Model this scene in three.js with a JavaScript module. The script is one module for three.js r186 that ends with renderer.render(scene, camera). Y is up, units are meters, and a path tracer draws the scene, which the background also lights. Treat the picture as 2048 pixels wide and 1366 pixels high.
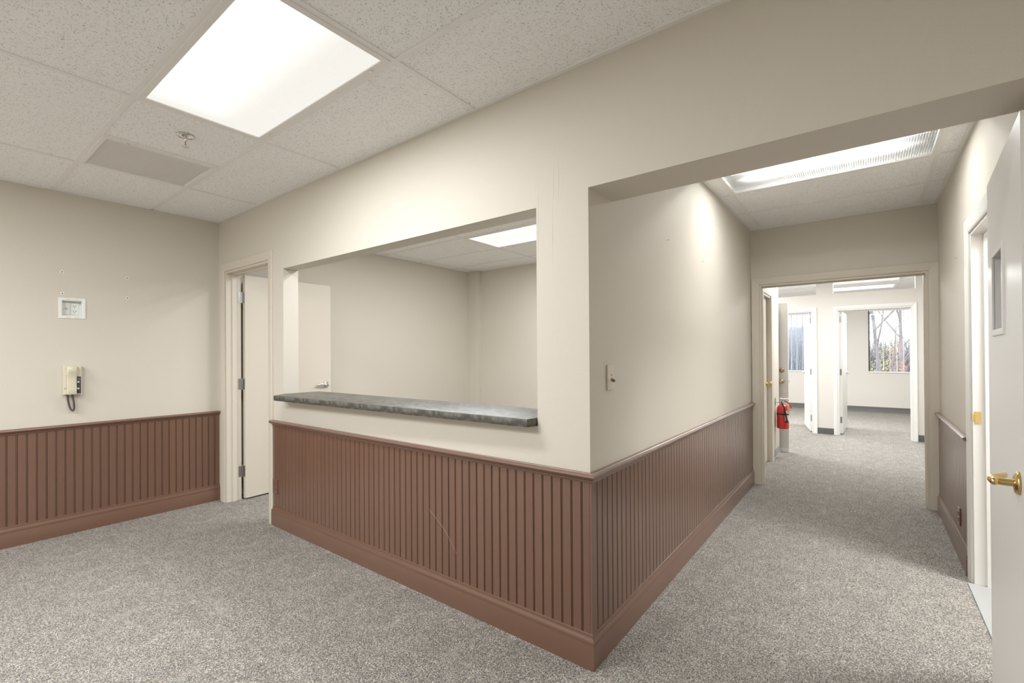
import * as THREE from 'three';
import { RoundedBoxGeometry } from 'three/addons/geometries/RoundedBoxGeometry.js';
import { mergeGeometries, toCreasedNormals } from 'three/addons/utils/BufferGeometryUtils.js';
import { RectAreaLightUniformsLib } from 'three/addons/lights/RectAreaLightUniformsLib.js';

// ------------------------------------------------------------------ camera, sky, exposure
const W = 2048, HT = 1366, F = 926.42;
const camera = new THREE.PerspectiveCamera(2 * Math.atan(HT / 2 / F) * 180 / Math.PI, W / HT, 0.02, 400);
camera.position.set(0.9501, 1.349, 1.7867);
camera.rotation.order = 'YXZ';
camera.rotation.set(0.0047, 0.6542, -0.0067);
camera.setViewOffset(W, HT, 0, -21.03, W, HT);           // the lens is shifted, so verticals stay upright

const scene = new THREE.Scene();
scene.background = new THREE.Color(0.93, 0.96, 1.0);        // even white overcast
scene.backgroundIntensity = 3.2;
const renderer = new THREE.WebGLRenderer({ antialias: true });
renderer.toneMapping = THREE.LinearToneMapping;
renderer.toneMappingExposure = 1.0;
renderer.shadowMap.enabled = true;
RectAreaLightUniformsLib.init();
const LAMP = { waiting: 36, behind: 41, corridor: 275, back: 40, hall: 42, office: 62, side: 60 };   // radiance of the ceiling fittings
const WARM = [0.965, 0.985, 1.0];

// ------------------------------------------------------------------ helpers
let seed = 7;
const rnd = () => { seed = (seed * 1664525 + 1013904223) >>> 0; return seed / 4294967296; };
const V3 = (x, y, z) => new THREE.Vector3(x, y, z);
const used = new Map();
function numbered(n) { const k = used.get(n) || 0; used.set(n, k + 1); return k ? n + '_' + String(k).padStart(3, '0') : n; }
function mesh(name, geos, m, parent) {
  const list = (Array.isArray(geos) ? geos : [geos]).map((g) => (g.index ? g.toNonIndexed() : g));
  for (const g of list) for (const k of Object.keys(g.attributes)) if (!['position', 'normal', 'uv'].includes(k)) g.deleteAttribute(k);
  const g = list.length > 1 ? mergeGeometries(list) : list[0];
  const o = new THREE.Mesh(g, m);
  o.name = name; o.castShadow = o.receiveShadow = true;
  if (parent) parent.add(o);
  return o;
}
function thing(name, label, category, pos = [0, 0, 0], ry = 0, group) {
  const o = new THREE.Group(); o.name = numbered(name); o.position.set(...pos); o.rotation.y = ry;
  o.userData = { label, category }; if (group) o.userData.group = group;
  scene.add(o); return o;
}
function struct(name, pos = [0, 0, 0], ry = 0) {
  const o = new THREE.Group(); o.name = name; o.position.set(...pos); o.rotation.y = ry;
  o.userData = { kind: 'structure' }; scene.add(o); return o;
}
function structMesh(name, geos, m) { const o = mesh(name, geos, m, scene); o.userData.kind = 'structure'; return o; }
function boxUV(g) {                                         // uv in metres from the face a triangle lies in
  if (g.index) g = g.toNonIndexed();
  const p = g.attributes.position, n = g.attributes.normal, uv = new Float32Array(p.count * 2);
  for (let i = 0; i < p.count; i++) {
    const ax = Math.abs(n.getX(i)), ay = Math.abs(n.getY(i)), az = Math.abs(n.getZ(i));
    if (ay >= ax && ay >= az) { uv[2 * i] = p.getX(i); uv[2 * i + 1] = p.getZ(i); }
    else if (ax >= az) { uv[2 * i] = p.getZ(i); uv[2 * i + 1] = p.getY(i); }
    else { uv[2 * i] = p.getX(i); uv[2 * i + 1] = p.getY(i); }
  }
  g.setAttribute('uv', new THREE.BufferAttribute(uv, 2)); return g;
}
function bx(x0, x1, y0, y1, z0, z1) {
  const g = new THREE.BoxGeometry(Math.abs(x1 - x0), Math.abs(y1 - y0), Math.abs(z1 - z0));
  g.translate((x0 + x1) / 2, (y0 + y1) / 2, (z0 + z1) / 2); return boxUV(g);
}
function rbx(x0, x1, y0, y1, z0, z1, r = 0.003, s = 2) {
  const g = new RoundedBoxGeometry(Math.abs(x1 - x0), Math.abs(y1 - y0), Math.abs(z1 - z0), s, r);
  g.translate((x0 + x1) / 2, (y0 + y1) / 2, (z0 + z1) / 2); return boxUV(g);
}
function cyl(a, b, ra, rb = ra, n = 20) {                   // a tapered rod between two points
  const d = V3(...b).sub(V3(...a)), g = new THREE.CylinderGeometry(rb, ra, d.length(), n);
  g.applyQuaternion(new THREE.Quaternion().setFromUnitVectors(V3(0, 1, 0), d.clone().normalize()));
  const c = V3(...a).add(V3(...b)).multiplyScalar(0.5); g.translate(c.x, c.y, c.z); return g;
}
function lathe(pts, n = 32) { return new THREE.LatheGeometry(pts.map(([r, y]) => new THREE.Vector2(Math.max(r, 1e-5), y)), n); }
function tube(pts, r, seg = 40, n = 8) { return new THREE.TubeGeometry(new THREE.CatmullRomCurve3(pts.map((q) => V3(...q))), seg, r, n, false); }
function closed(pos, crease = 0.6) {                         // triangle soup of a closed solid -> outward faces with creased normals
  let vol = 0;
  for (let i = 0; i < pos.length; i += 9) {
    const [a, b, c, d, e, f, g, h, k] = pos.slice(i, i + 9);
    vol += a * (e * k - f * h) - b * (d * k - f * g) + c * (d * h - e * g);
  }
  if (vol < 0) for (let i = 0; i < pos.length; i += 9) for (let j = 0; j < 3; j++) { const t = pos[i + 3 + j]; pos[i + 3 + j] = pos[i + 6 + j]; pos[i + 6 + j] = t; }
  let g = new THREE.BufferGeometry(); g.setAttribute('position', new THREE.BufferAttribute(new Float32Array(pos), 3));
  g = toCreasedNormals(g, crease); return boxUV(g);
}
// a straight moulding from A to B: profile points [u, v] laid along the axes U and V; the ends lean by m * u along the run (mitres)
function seg(A, B, U, Vv, prof, mA = 0, mB = 0, crease = 0.6) {
  A = V3(...A); B = V3(...B); U = V3(...U); Vv = V3(...Vv);
  const dir = B.clone().sub(A).normalize(), pos = [];
  const P = (pt, end) => (end ? B : A).clone().addScaledVector(U, pt[0]).addScaledVector(Vv, pt[1]).addScaledVector(dir, end ? mB * pt[0] : -mA * pt[0]);
  const push = (...v) => v.forEach((q) => pos.push(q.x, q.y, q.z));
  const n = prof.length;
  for (let i = 0; i < n; i++) { const j = (i + 1) % n, a = P(prof[i], 0), b = P(prof[j], 0), c = P(prof[j], 1), d = P(prof[i], 1); push(a, b, c, a, c, d); }
  const sh = THREE.ShapeUtils, con = prof.map(([u, v]) => new THREE.Vector2(u, v)), cw = sh.isClockWise(con);
  for (const [i, j, k] of sh.triangulateShape(con, [])) { push(P(prof[i], 0), P(prof[k], 0), P(prof[j], 0)); push(P(prof[i], 1), P(prof[j], 1), P(prof[k], 1)); }
  if (cw) { /* the cap order follows the side order through closed() */ }
  return closed(fixCaps(pos, n), crease);
}
function fixCaps(pos, n) {                                   // sides first (2n triangles); turn caps so that each faces away from the middle
  const c = [0, 0, 0]; for (let i = 0; i < pos.length; i += 3) for (let j = 0; j < 3; j++) c[j] += pos[i + j] * 3 / pos.length;
  // decide the sides' turn by the volume they enclose with the caps in either order
  const volume = (q) => { let v = 0; for (let i = 0; i < q.length; i += 9) { const [a, b, d, e, f, g, h, k, l] = q.slice(i, i + 9).map((x, t) => x - c[t % 3]); v += a * (f * l - g * k) - b * (e * l - g * h) + d * (e * k - f * h); } return v; };
  const flipped = pos.slice();
  for (let i = n * 18; i < pos.length; i += 9) for (let j = 0; j < 3; j++) { flipped[i + 3 + j] = pos[i + 6 + j]; flipped[i + 6 + j] = pos[i + 3 + j]; }
  return Math.abs(volume(pos)) > Math.abs(volume(flipped)) ? pos : flipped;
}
// a wall slab: outline and holes in (u, v), thickness t; ry 0: u = x, slab grows to +z; ry 90: u = -z, slab grows to +x
function slab(outline, holes, t) {
  const s = new THREE.Shape(outline.map(([x, y]) => new THREE.Vector2(x, y)));
  for (const h of holes) s.holes.push(new THREE.Path(h.map(([x, y]) => new THREE.Vector2(x, y))));
  return new THREE.ExtrudeGeometry(s, { depth: t, bevelEnabled: false });
}
const rect = (x0, x1, y0, y1) => [[x0, y0], [x1, y0], [x1, y1], [x0, y1]];
function ring(x0, x1, y0, y1, w, t, bevel = 0) {              // a flat picture-frame ring, extruded
  const s = new THREE.Shape(rect(x0, x1, y0, y1).map(([x, y]) => new THREE.Vector2(x, y)));
  s.holes.push(new THREE.Path(rect(x0 + w, x1 - w, y0 + w, y1 - w).map(([x, y]) => new THREE.Vector2(x, y))));
  return new THREE.ExtrudeGeometry(s, bevel ? { depth: t - 2 * bevel, bevelEnabled: true, bevelSize: bevel, bevelThickness: bevel, bevelOffset: -bevel, bevelSegments: 2 } : { depth: t, bevelEnabled: false });
}

// ------------------------------------------------------------------ textures
const lin = (r, g, b) => new THREE.Color().setRGB(r, g, b);
const hash = (x, y) => { let h = (x * 374761393 + y * 668265263) | 0; h = Math.imul(h ^ (h >>> 13), 1274126177); return ((h ^ (h >>> 16)) >>> 0) / 4294967296; };
function vnoise(x, y, per) {                                  // tiling value noise
  const xi = Math.floor(x), yi = Math.floor(y), fx = x - xi, fy = y - yi, m = (a) => ((a % per) + per) % per;
  const s = fx * fx * (3 - 2 * fx), t = fy * fy * (3 - 2 * fy);
  const a = hash(m(xi), m(yi)), b = hash(m(xi + 1), m(yi)), c = hash(m(xi), m(yi + 1)), d = hash(m(xi + 1), m(yi + 1));
  return a + (b - a) * s + (c - a) * t + (a - b - c + d) * s * t;
}
function tex(w, h, fn, srgb, metresX, metresY) {
  const d = new Uint8Array(w * h * 4);
  for (let y = 0; y < h; y++) for (let x = 0; x < w; x++) { const c = fn(x, y), i = (y * w + x) * 4; d[i] = c[0]; d[i + 1] = c[1]; d[i + 2] = c[2]; d[i + 3] = 255; }
  const t = new THREE.DataTexture(d, w, h, THREE.RGBAFormat);
  t.wrapS = t.wrapT = THREE.RepeatWrapping; t.magFilter = THREE.LinearFilter; t.minFilter = THREE.LinearMipmapLinearFilter; t.generateMipmaps = true;
  if (srgb) t.colorSpace = THREE.SRGBColorSpace;
  if (metresX) t.repeat.set(1 / metresX, 1 / (metresY || metresX));
  t.needsUpdate = true; return t;
}
const clamp8 = (v) => Math.max(0, Math.min(255, Math.round(v)));
// carpet: heathered loop pile, each tuft its own grey
const CS = 1024, tuft = new Float32Array(CS * CS);
for (let y = 0; y < CS; y++) for (let x = 0; x < CS; x++) {
  const a = vnoise(x / 4, y / 4, CS / 4), b = hash(x >> 1, (y >> 1) + 99), c = vnoise(x / 64, y / 64, CS / 64), e = vnoise(x / 2 + 40, y / 2 + 9, CS / 2);
  tuft[y * CS + x] = 0.5 + (a - 0.5) * 1.0 + (b - 0.5) * 0.28 + (e - 0.5) * 0.75 + (c - 0.5) * 0.12;
}
const carpetMap = tex(CS, CS, (x, y) => { const t = tuft[y * CS + x], v = 86 + 128 * Math.max(0, Math.min(1, t)); const w = (hash(x >> 2, y >> 2) - 0.5) * 8; return [clamp8(v + w), clamp8(v - 2), clamp8(v - 4 - w)]; }, true, 0.8);
const carpetBump = tex(CS, CS, (x, y) => { const v = clamp8(tuft[y * CS + x] * 255); return [v, v, v]; }, false, 0.8);
// painted wall covering: fine vertical weave
const wallBump = tex(512, 512, (x, y) => { const v = clamp8(128 + (vnoise(x / 2, y / 24, 256) - 0.5) * 90 + (vnoise(x / 5, y / 5, 512 / 5 | 0) - 0.5) * 70); return [v, v, v]; }, false, 0.5);
const paintBump = tex(256, 256, (x, y) => { const v = clamp8(128 + (vnoise(x / 6, y / 6, 42) - 0.5) * 120 + (vnoise(x / 2, y / 2, 128) - 0.5) * 60); return [v, v, v]; }, false, 0.25);
// mineral fibre ceiling tile: pits and short fissures
const TW = 1024, TH = 512, pit = new Float32Array(TW * TH);
for (let k = 0; k < 5200; k++) {
  const cx = rnd() * TW, cy = rnd() * TH, a = rnd() * Math.PI, l = 0.3 + rnd() * rnd() * 3, r = 0.5 + rnd() * 0.6, dep = 0.35 + rnd() * 0.65;
  for (let s = -l; s <= l; s += 0.5) {
    const px = cx + Math.cos(a) * s + Math.sin(s * 0.9) * 0.8, py = cy + Math.sin(a) * s;
    for (let dy = -2; dy <= 2; dy++) for (let dx = -2; dx <= 2; dx++) {
      const x = Math.round(px) + dx, y = Math.round(py) + dy, d = Math.hypot(x - px, y - py);
      if (d < r + 0.5) { const i = ((y + TH) % TH) * TW + ((x + TW) % TW); pit[i] = Math.max(pit[i], dep * Math.min(1, r + 0.5 - d)); }
    }
  }
}
const tileMap = tex(TW, TH, (x, y) => { const q = pit[y * TW + x], g = (vnoise(x / 3, y / 3, 341) - 0.5) * 10 + (hash(x, y) - 0.5) * 6, v = 247 + g * 0.7 - q * 84; return [clamp8(v), clamp8(v), clamp8(v - 1)]; }, true, 1.2192, 0.6096);
const tileBump = tex(TW, TH, (x, y) => { const v = clamp8(200 - pit[y * TW + x] * 190 + (vnoise(x / 3, y / 3, 341) - 0.5) * 40); return [v, v, v]; }, false, 1.2192, 0.6096);
// dark slate-look laminate
const slateFn = (x, y) => { let v = 0, a = 0.5; for (let o = 1; o < 6; o++) { v += a * vnoise(x / 512 * 6 * 2 ** o, y / 512 * 6 * 2 ** o, 6 * 2 ** o); a *= 0.55; } const st = vnoise(x / 10, y / 40, 51) * 0.25; const q = v * 0.9 + st; return [clamp8(38 + q * 92), clamp8(36 + q * 91), clamp8(33 + q * 85)]; };
const slateMap = tex(512, 512, slateFn, true, 0.32);
// prismatic lens
const prismBump = tex(128, 128, (x, y) => { const v = clamp8(128 + 110 * Math.sin(x / 128 * Math.PI * 16) * Math.sin(y / 128 * Math.PI * 16)); return [v, v, v]; }, false, 0.1);

// ------------------------------------------------------------------ materials
const std = (c, r, o = {}) => new THREE.MeshStandardMaterial({ color: c, roughness: r, ...o });
const phys = (c, r, o = {}) => new THREE.MeshPhysicalMaterial({ color: c, roughness: r, ...o });
const M = {
  wall: std(lin(0.665, 0.618, 0.54), 0.62, { bumpMap: wallBump, bumpScale: 0.0005 }),
  wallPale: std(lin(0.69, 0.655, 0.605), 0.62, { bumpMap: wallBump, bumpScale: 0.0005 }),
  paintRun: std(lin(0.76, 0.71, 0.63), 0.4),
  trim: std(lin(0.68, 0.625, 0.535), 0.42, { bumpMap: paintBump, bumpScale: 0.00015 }),
  white: std(lin(0.83, 0.82, 0.79), 0.35, { bumpMap: paintBump, bumpScale: 0.00015 }),
  doorWhite: std(lin(0.85, 0.84, 0.825), 0.38, { bumpMap: paintBump, bumpScale: 0.0002 }),
  doorBeige: std(lin(0.68, 0.62, 0.53), 0.45, { bumpMap: paintBump, bumpScale: 0.0002 }),
  doorGrey: std(lin(0.77, 0.765, 0.745), 0.45, { bumpMap: paintBump, bumpScale: 0.0002 }),
  brown: phys(lin(0.168, 0.088, 0.058), 0.34, { clearcoat: 0.7, clearcoatRoughness: 0.2, bumpMap: paintBump, bumpScale: 0.0002 }),
  carpet: std(lin(0.97, 0.925, 0.86), 1.0, { map: carpetMap, bumpMap: carpetBump, bumpScale: 0.004 }),
  tile: std(lin(1, 1, 1), 0.95, { map: tileMap, bumpMap: tileBump, bumpScale: 0.002 }),
  tee: std(lin(0.86, 0.85, 0.83), 0.5),
  plaster: std(lin(0.85, 0.84, 0.82), 0.9),
  vent: std(lin(0.74, 0.725, 0.70), 0.6),
  slate: phys(lin(0.84, 0.84, 0.83), 0.45, { map: slateMap, clearcoat: 0.12, clearcoatRoughness: 0.5 }),
  steel: std(lin(0.40, 0.40, 0.39), 0.38, { metalness: 1 }),
  chrome: std(lin(0.75, 0.75, 0.74), 0.14, { metalness: 1 }),
  brass: std(lin(0.72, 0.53, 0.24), 0.2, { metalness: 1 }),
  antique: std(lin(0.48, 0.38, 0.22), 0.3, { metalness: 1 }),
  cove: std(lin(0.10, 0.10, 0.095), 0.55),
  coveLight: std(lin(0.34, 0.34, 0.335), 0.5),
  ivory: phys(lin(0.70, 0.655, 0.51), 0.3, { clearcoat: 0.4, clearcoatRoughness: 0.25 }),
  plate: std(lin(0.72, 0.66, 0.56), 0.35),
  whitePlastic: std(lin(0.84, 0.85, 0.82), 0.35),
  darkGrey: std(lin(0.075, 0.07, 0.065), 0.45),
  cord: std(lin(0.11, 0.095, 0.08), 0.5),
  black: std(lin(0.02, 0.02, 0.02), 0.5),
  bronze: std(lin(0.035, 0.03, 0.028), 0.4),
  red: phys(lin(0.62, 0.02, 0.015), 0.25, { clearcoat: 0.6, clearcoatRoughness: 0.1 }),
  paper: std(lin(0.8, 0.8, 0.78), 0.7),
  glass: phys(lin(1, 1, 1), 0.0, { transmission: 1, thickness: 0, ior: 1.5 }),
  vane: phys(lin(0.86, 0.86, 0.85), 0.9, { transmission: 0.35, thickness: 0, side: THREE.DoubleSide }),
};

// ------------------------------------------------------------------ measured places
const H = 2.607, XL = -3.909, C = 1.432, BEAM = 2.067, ZE = -3.525, ZH = -7.40, ZO = -11.40, TOP = 2.74;
const CAP = 0.836, BASE = 0.15;

// ------------------------------------------------------------------ floor and shell
structMesh('floor', bx(-4.2, 4.2, -0.12, 0, -11.7, 4.7), M.carpet);

const wl = struct('wall_left');                              // x = XL; hole for the recessed outlet box
{
  const g = slab(rect(-4.5, 3.62, 0, TOP), [rect(-1.074, -0.958, 1.664, 1.785)], 0.14);
  g.rotateY(Math.PI / 2); g.translate(XL - 0.14, 0, 0); mesh('wall_surface', g, M.wall, wl);
}
const wc = struct('wall_counter');                           // the plane z = 0: door opening, pass-through, corridor mouth under the beam
const DX0 = -3.75, DX1 = -2.905, DH = 2.125;
{
  const o = [[XL, 0], [DX0, 0], [DX0, DH], [DX1, DH], [DX1, 0], [0, 0], [0, BEAM], [C, BEAM], [C, TOP], [XL, TOP]];
  const g = slab(o, [rect(-2.671, -0.272, 1.012, 2.032)], 0.12); g.translate(0, 0, -0.12);
  mesh('wall_surface', g, M.wall, wc);
}
structMesh('beam', bx(0.0, C, BEAM, TOP, -0.242, -0.12), M.wall);
const wcl = struct('wall_corridor_left');                    // x = 0, runs from the corner into the rear hall
const LD0 = 3.86, LD1 = 4.72;
{
  const o = [[0.12, 0], [LD0, 0], [LD0, 2.036], [LD1, 2.036], [LD1, 0], [5.37, 0], [5.37, TOP], [0.12, TOP]];
  const g = slab(o, [], 0.12); g.rotateY(Math.PI / 2); g.translate(-0.12, 0, 0); mesh('wall_surface', g, M.wall, wcl);
}
const wcr = struct('wall_corridor_right');                   // x = C, doorway near the camera
const RD0 = 0.93, RD1 = 1.972;
{
  const o = [[-4.5, 0], [RD0, 0], [RD0, 2.036], [RD1, 2.036], [RD1, 0], [3.65, 0], [3.65, TOP], [-4.5, TOP]];
  const g = slab(o, [], 0.13); g.rotateY(Math.PI / 2); g.translate(C, 0, 0); mesh('wall_surface', g, M.wall, wcr);
}
const we = struct('wall_corridor_end');                      // cased opening at the end of the corridor
const E0 = 0.078, E1 = 1.366;
{
  const o = [[0, 0], [E0, 0], [E0, 2.037], [E1, 2.037], [E1, 0], [C, 0], [C, TOP], [0, TOP]];
  const g = slab(o, [], 0.12); g.translate(0, 0, ZE - 0.12); mesh('wall_surface', g, M.wall, we);
}
const wh = struct('wall_hall_end');                          // two doorways with glazed openings over them
const A0 = -0.68, A1 = 0.231, B0 = 0.566, B1 = 1.49;
{
  const o = [[-3.2, 0], [A0, 0], [A0, 2.034], [A1, 2.034], [A1, 0], [B0, 0], [B0, 2.034], [B1, 2.034], [B1, 0], [3.6, 0], [3.6, TOP], [-3.2, TOP]];
  const g = slab(o, [rect(-0.74, 0.282, 2.297, 2.585), rect(0.515, 1.532, 2.297, 2.585)], 0.12); g.translate(0, 0, ZH - 0.12);
  mesh('wall_surface', g, M.wallPale, wh);
}
const wo = struct('wall_outer');                             // window wall of the far office
const WL = [-1.95, -0.16], WR = [0.972, 2.5], WY = [0.882, 2.3];
{
  const g = slab(rect(-3.2, 3.6, 0, TOP), [rect(WL[0], WL[1], ...WY), rect(WR[0], WR[1], ...WY)], 0.18); g.translate(0, 0, ZO - 0.18);
  mesh('wall_surface', g, M.wallPale, wo);
}
structMesh('wall_back', bx(XL, -0.12, 0, TOP, -3.62, -3.505), M.wall);
structMesh('column', bx(XL, -3.69, 0, TOP, -3.505, -3.43), M.wall);
structMesh('wall_front', bx(XL - 0.14, C + 0.13, 0, TOP, 4.5, 4.64), M.wall);
structMesh('wall_hall_return', bx(-3.2, -0.12, 0, TOP, -5.37, -5.27), M.wallPale);
structMesh('wall_hall_left', bx(-3.34, -3.2, 0, TOP, ZO - 0.18, -5.27), M.wallPale);
structMesh('wall_hall_right', bx(2.3, 2.42, 0, TOP, ZH, -3.65), M.wallPale);
structMesh('wall_hall_front', bx(C + 0.13, 2.42, 0, TOP, -3.65, -3.53), M.wallPale);
structMesh('wall_office_right', bx(3.6, 3.74, 0, TOP, ZO - 0.18, ZH), M.wallPale);
structMesh('wall_side_front', bx(C + 0.13, 3.74, 0, TOP, -0.3, -0.18), M.wall);
structMesh('wall_side_right', bx(3.6, 3.74, 0, TOP, -3.53, -0.3), M.wall);
structMesh('wall_side_back', bx(2.42, 3.74, 0, TOP, -3.65, -3.53), M.wall);
structMesh('wall_closet', bx(-1.4, -1.3, 0, TOP, -5.27, -3.62), M.wall);
structMesh('roof', bx(-4.2, 4.2, TOP, TOP + 0.2, -11.7, 4.7), M.plaster);

// ------------------------------------------------------------------ ceilings: each tile its own piece in a grid of tees
const tileGeo = new Map();
function tileAt(parent, x0, x1, z0, z1, kind) {
  const w = x1 - x0, d = z1 - z0, key = w.toFixed(3) + '/' + d.toFixed(3) + '/' + kind;
  if (!tileGeo.has(key)) {
    const g = new THREE.BoxGeometry(w - 0.004, 0.015, d - 0.004), n = g.attributes.normal, p = g.attributes.position, uv = g.attributes.uv;
    const sx = kind & 1 ? -1 : 1, sz = kind & 2 ? -1 : 1;
    for (let i = 0; i < uv.count; i++) uv.setXY(i, sx * p.getX(i) + kind * 0.31, sz * p.getZ(i) + kind * 0.17);
    tileGeo.set(key, g);
  }
  const o = new THREE.Mesh(tileGeo.get(key), M.tile); o.name = 'ceiling_tile'; o.castShadow = o.receiveShadow = true;
  o.position.set((x0 + x1) / 2, H + 0.0115 + (rnd() - 0.5) * 0.0012, (z0 + z1) / 2); o.rotation.z = (rnd() - 0.5) * 0.0012; parent.add(o);
}
function ceiling(name, x0, x1, z0, z1, xl, zl, skip = [], extra = []) {
  const c = struct(name), xs = [x0, ...xl, x1], zs = [z0, ...zl, z1].sort((a, b) => a - b), t = 0.012;
  for (let i = 0; i + 1 < xs.length; i++) for (let j = 0; j + 1 < zs.length; j++) {
    const cx = (xs[i] + xs[i + 1]) / 2, cz = (zs[j] + zs[j + 1]) / 2;
    const hit = skip.some(([a, b, e, f]) => cx > a && cx < b && cz > e && cz < f);
    if (!hit) tileAt(c, xs[i], xs[i + 1], zs[j], zs[j + 1], (i * 3 + j * 7) % 4);
  }
  for (const [a, b, e, f] of extra) tileAt(c, a, b, e, f, 1);
  for (const x of xl) mesh('main_tee', bx(x - t, x + t, H - 0.0015, H + 0.004, z0, z1), M.tee, c);
  for (const z of zl) for (let i = 0; i + 1 < xs.length; i++) mesh('cross_tee', bx(xs[i] + (i ? t : 0), xs[i + 1] - (i + 2 < xs.length ? t : 0), H - 0.001, H + 0.004, z - t, z + t), M.tee, c);
  const w = 0.022;
  mesh('wall_angle', bx(x0, x1, H - 0.001, H + 0.004, z0, z0 + w), M.tee, c); mesh('wall_angle', bx(x0, x1, H - 0.001, H + 0.004, z1 - w, z1), M.tee, c);
  mesh('wall_angle', bx(x0, x0 + w, H - 0.001, H + 0.004, z0 + w, z1 - w), M.tee, c); mesh('wall_angle', bx(x1 - w, x1, H - 0.001, H + 0.004, z0 + w, z1 - w), M.tee, c);
  return c;
}
const q = 0.6096, G0 = -0.644, C1 = 0.516, C2 = C1 + q;
const gx = [G0 - 4 * q, G0 - 2 * q, G0, G0 + 2 * q];
{
  // here the mains run along x: the call is made with the roles of the two directions as the photo shows them
  const zl = [C1, C2, C1 + 2 * q, C1 + 3 * q, C1 + 4 * q, C1 + 5 * q, C1 + 6 * q];
  const c = ceiling('ceiling', XL, C, 0, 4.5, gx, zl, [[gx[1], gx[2], C1, C2], [gx[0], gx[1], C1, C2], [gx[1], gx[2], C1 + 3 * q, C1 + 4 * q], [gx[0], gx[1], C1 + 4 * q, C1 + 5 * q]],
    [[gx[1] - q, gx[1], C1, C2]]);
  mesh('cross_tee', bx(gx[1] - q - 0.012, gx[1] - q + 0.012, H - 0.001, H + 0.004, C1 + 0.012, C2 - 0.012), M.tee, c);
}
ceiling('ceiling_corridor', 0, C, ZE, -0.242, [0.1, 1.319], [-3.44, -2.83, -2.22, -1.61, -1.0, -0.39], [[0.1, 1.319, -2.22, -1.61]]);
ceiling('ceiling_back_room', XL, -0.12, -3.505, -0.12, [-3.74, -2.52, -1.30], [-3.09, -2.48, -1.87, -1.26, -0.65], [[-2.52, -1.3, -2.48, -1.87], [-2.52, -1.3, -1.26, -0.65]]);
ceiling('ceiling_office', -3.2, 3.6, ZO, ZH - 0.12, [-2.222, -1.003, 0.216, 1.435, 2.654], [-10.58, -9.97, -9.36, -8.75, -8.14], [[0.216, 1.435, -8.75, -8.14], [-2.222, -1.003, -8.75, -8.14]]);
structMesh('ceiling_hall', [bx(-3.2, 2.3, H, H + 0.03, ZH, -5.27), bx(-0.0, 2.3, H, H + 0.03, -5.27, ZE - 0.12)], M.plaster);
structMesh('ceiling_side_room', bx(C + 0.13, 3.6, H, H + 0.03, -3.53, -0.3), M.plaster);

// ------------------------------------------------------------------ fluorescent fittings
function glowTex(w, h, fn) { return tex(w, h, (x, y) => { const v = fn((x + 0.5) / w, (y + 0.5) / h); return [clamp8(v * 255), clamp8(v * 253), clamp8(v * 247)]; }, true); }
// strips: [x0, x1, z0, z1] in the fitting's own frame where the lens is brightest; the light stands just under them
function troffer(label, x0, x1, z0, z1, y, glow, level, strips, radiance, frameMat = M.white, bump = prismBump, group) {
  const t = thing('ceiling_light', label, 'light', [(x0 + x1) / 2, y, (z0 + z1) / 2], 0, group), w = x1 - x0 - 0.024, d = z1 - z0 - 0.024;
  const f = ring(-w / 2, w / 2, -d / 2, d / 2, 0.03, 0.02, 0.003); f.rotateX(Math.PI / 2); f.translate(0, 0.012, 0); mesh('frame', f, frameMat, t);
  mesh('housing', bx(-w / 2, w / 2, 0.02, 0.09, -d / 2, d / 2), M.tee, t);
  const lw = w - 0.058, ld = d - 0.058, lens = new THREE.BoxGeometry(lw, 0.004, ld), p = lens.attributes.position, uv = lens.attributes.uv;
  for (let i = 0; i < uv.count; i++) uv.setXY(i, p.getX(i) / lw + 0.5, p.getZ(i) / ld + 0.5);
  lens.translate(0, 0.004, 0);
  const b = bump.clone(); b.repeat.set(lw / 0.1, ld / 0.1); b.needsUpdate = true;
  const m = new THREE.MeshStandardMaterial({ color: lin(0.25, 0.25, 0.245), roughness: 0.3, bumpMap: b, bumpScale: 0.0006, emissive: lin(1, 1, 1), emissiveIntensity: level, emissiveMap: glow });
  mesh('lens', lens, m, t);
  for (const s of [-1, 1]) mesh('latch', rbx(s * w * 0.4 - 0.008, s * w * 0.4 + 0.008, -0.012, -0.007, -d / 2 + 0.008, -d / 2 + 0.02, 0.002), frameMat, t);
  for (const [a, b2, e, g] of strips) {
    const L = new THREE.RectAreaLight(new THREE.Color().setRGB(...WARM), radiance, b2 - a, g - e);
    L.rotation.x = -Math.PI / 2; L.position.set((a + b2) / 2, -0.004, (e + g) / 2); t.add(L);
  }
  return t;
}
const sm = (a, b, x) => { const t = Math.max(0, Math.min(1, (x - a) / (b - a))); return t * t * (3 - 2 * t); };
// waiting room: the lamp row away from the counter burns, the near row does not
troffer('large lit recessed fluorescent panel in the drop ceiling above the waiting area', gx[1], gx[2], C1, C2, H,
  glowTex(64, 64, (u, v) => 0.89 + 0.11 * sm(0.25, 0.6, v) * sm(0.0, 0.14, u)), 1.0, [[-0.50, 0.545, -0.02, 0.24]], LAMP.waiting);
troffer('lit recessed fluorescent panel behind the camera in the waiting area ceiling', gx[1], gx[2], C1 + 3 * q, C1 + 4 * q, H,
  glowTex(8, 8, () => 1), 1.0, [[-0.54, 0.54, -0.24, 0.24]], LAMP.behind);
troffer('lit recessed fluorescent panel over the camera side near the left wall', gx[0], gx[1], C1 + 4 * q, C1 + 5 * q, H,
  glowTex(8, 8, () => 1), 1.0, [[-0.54, 0.54, -0.24, 0.24]], LAMP.behind);
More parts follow.
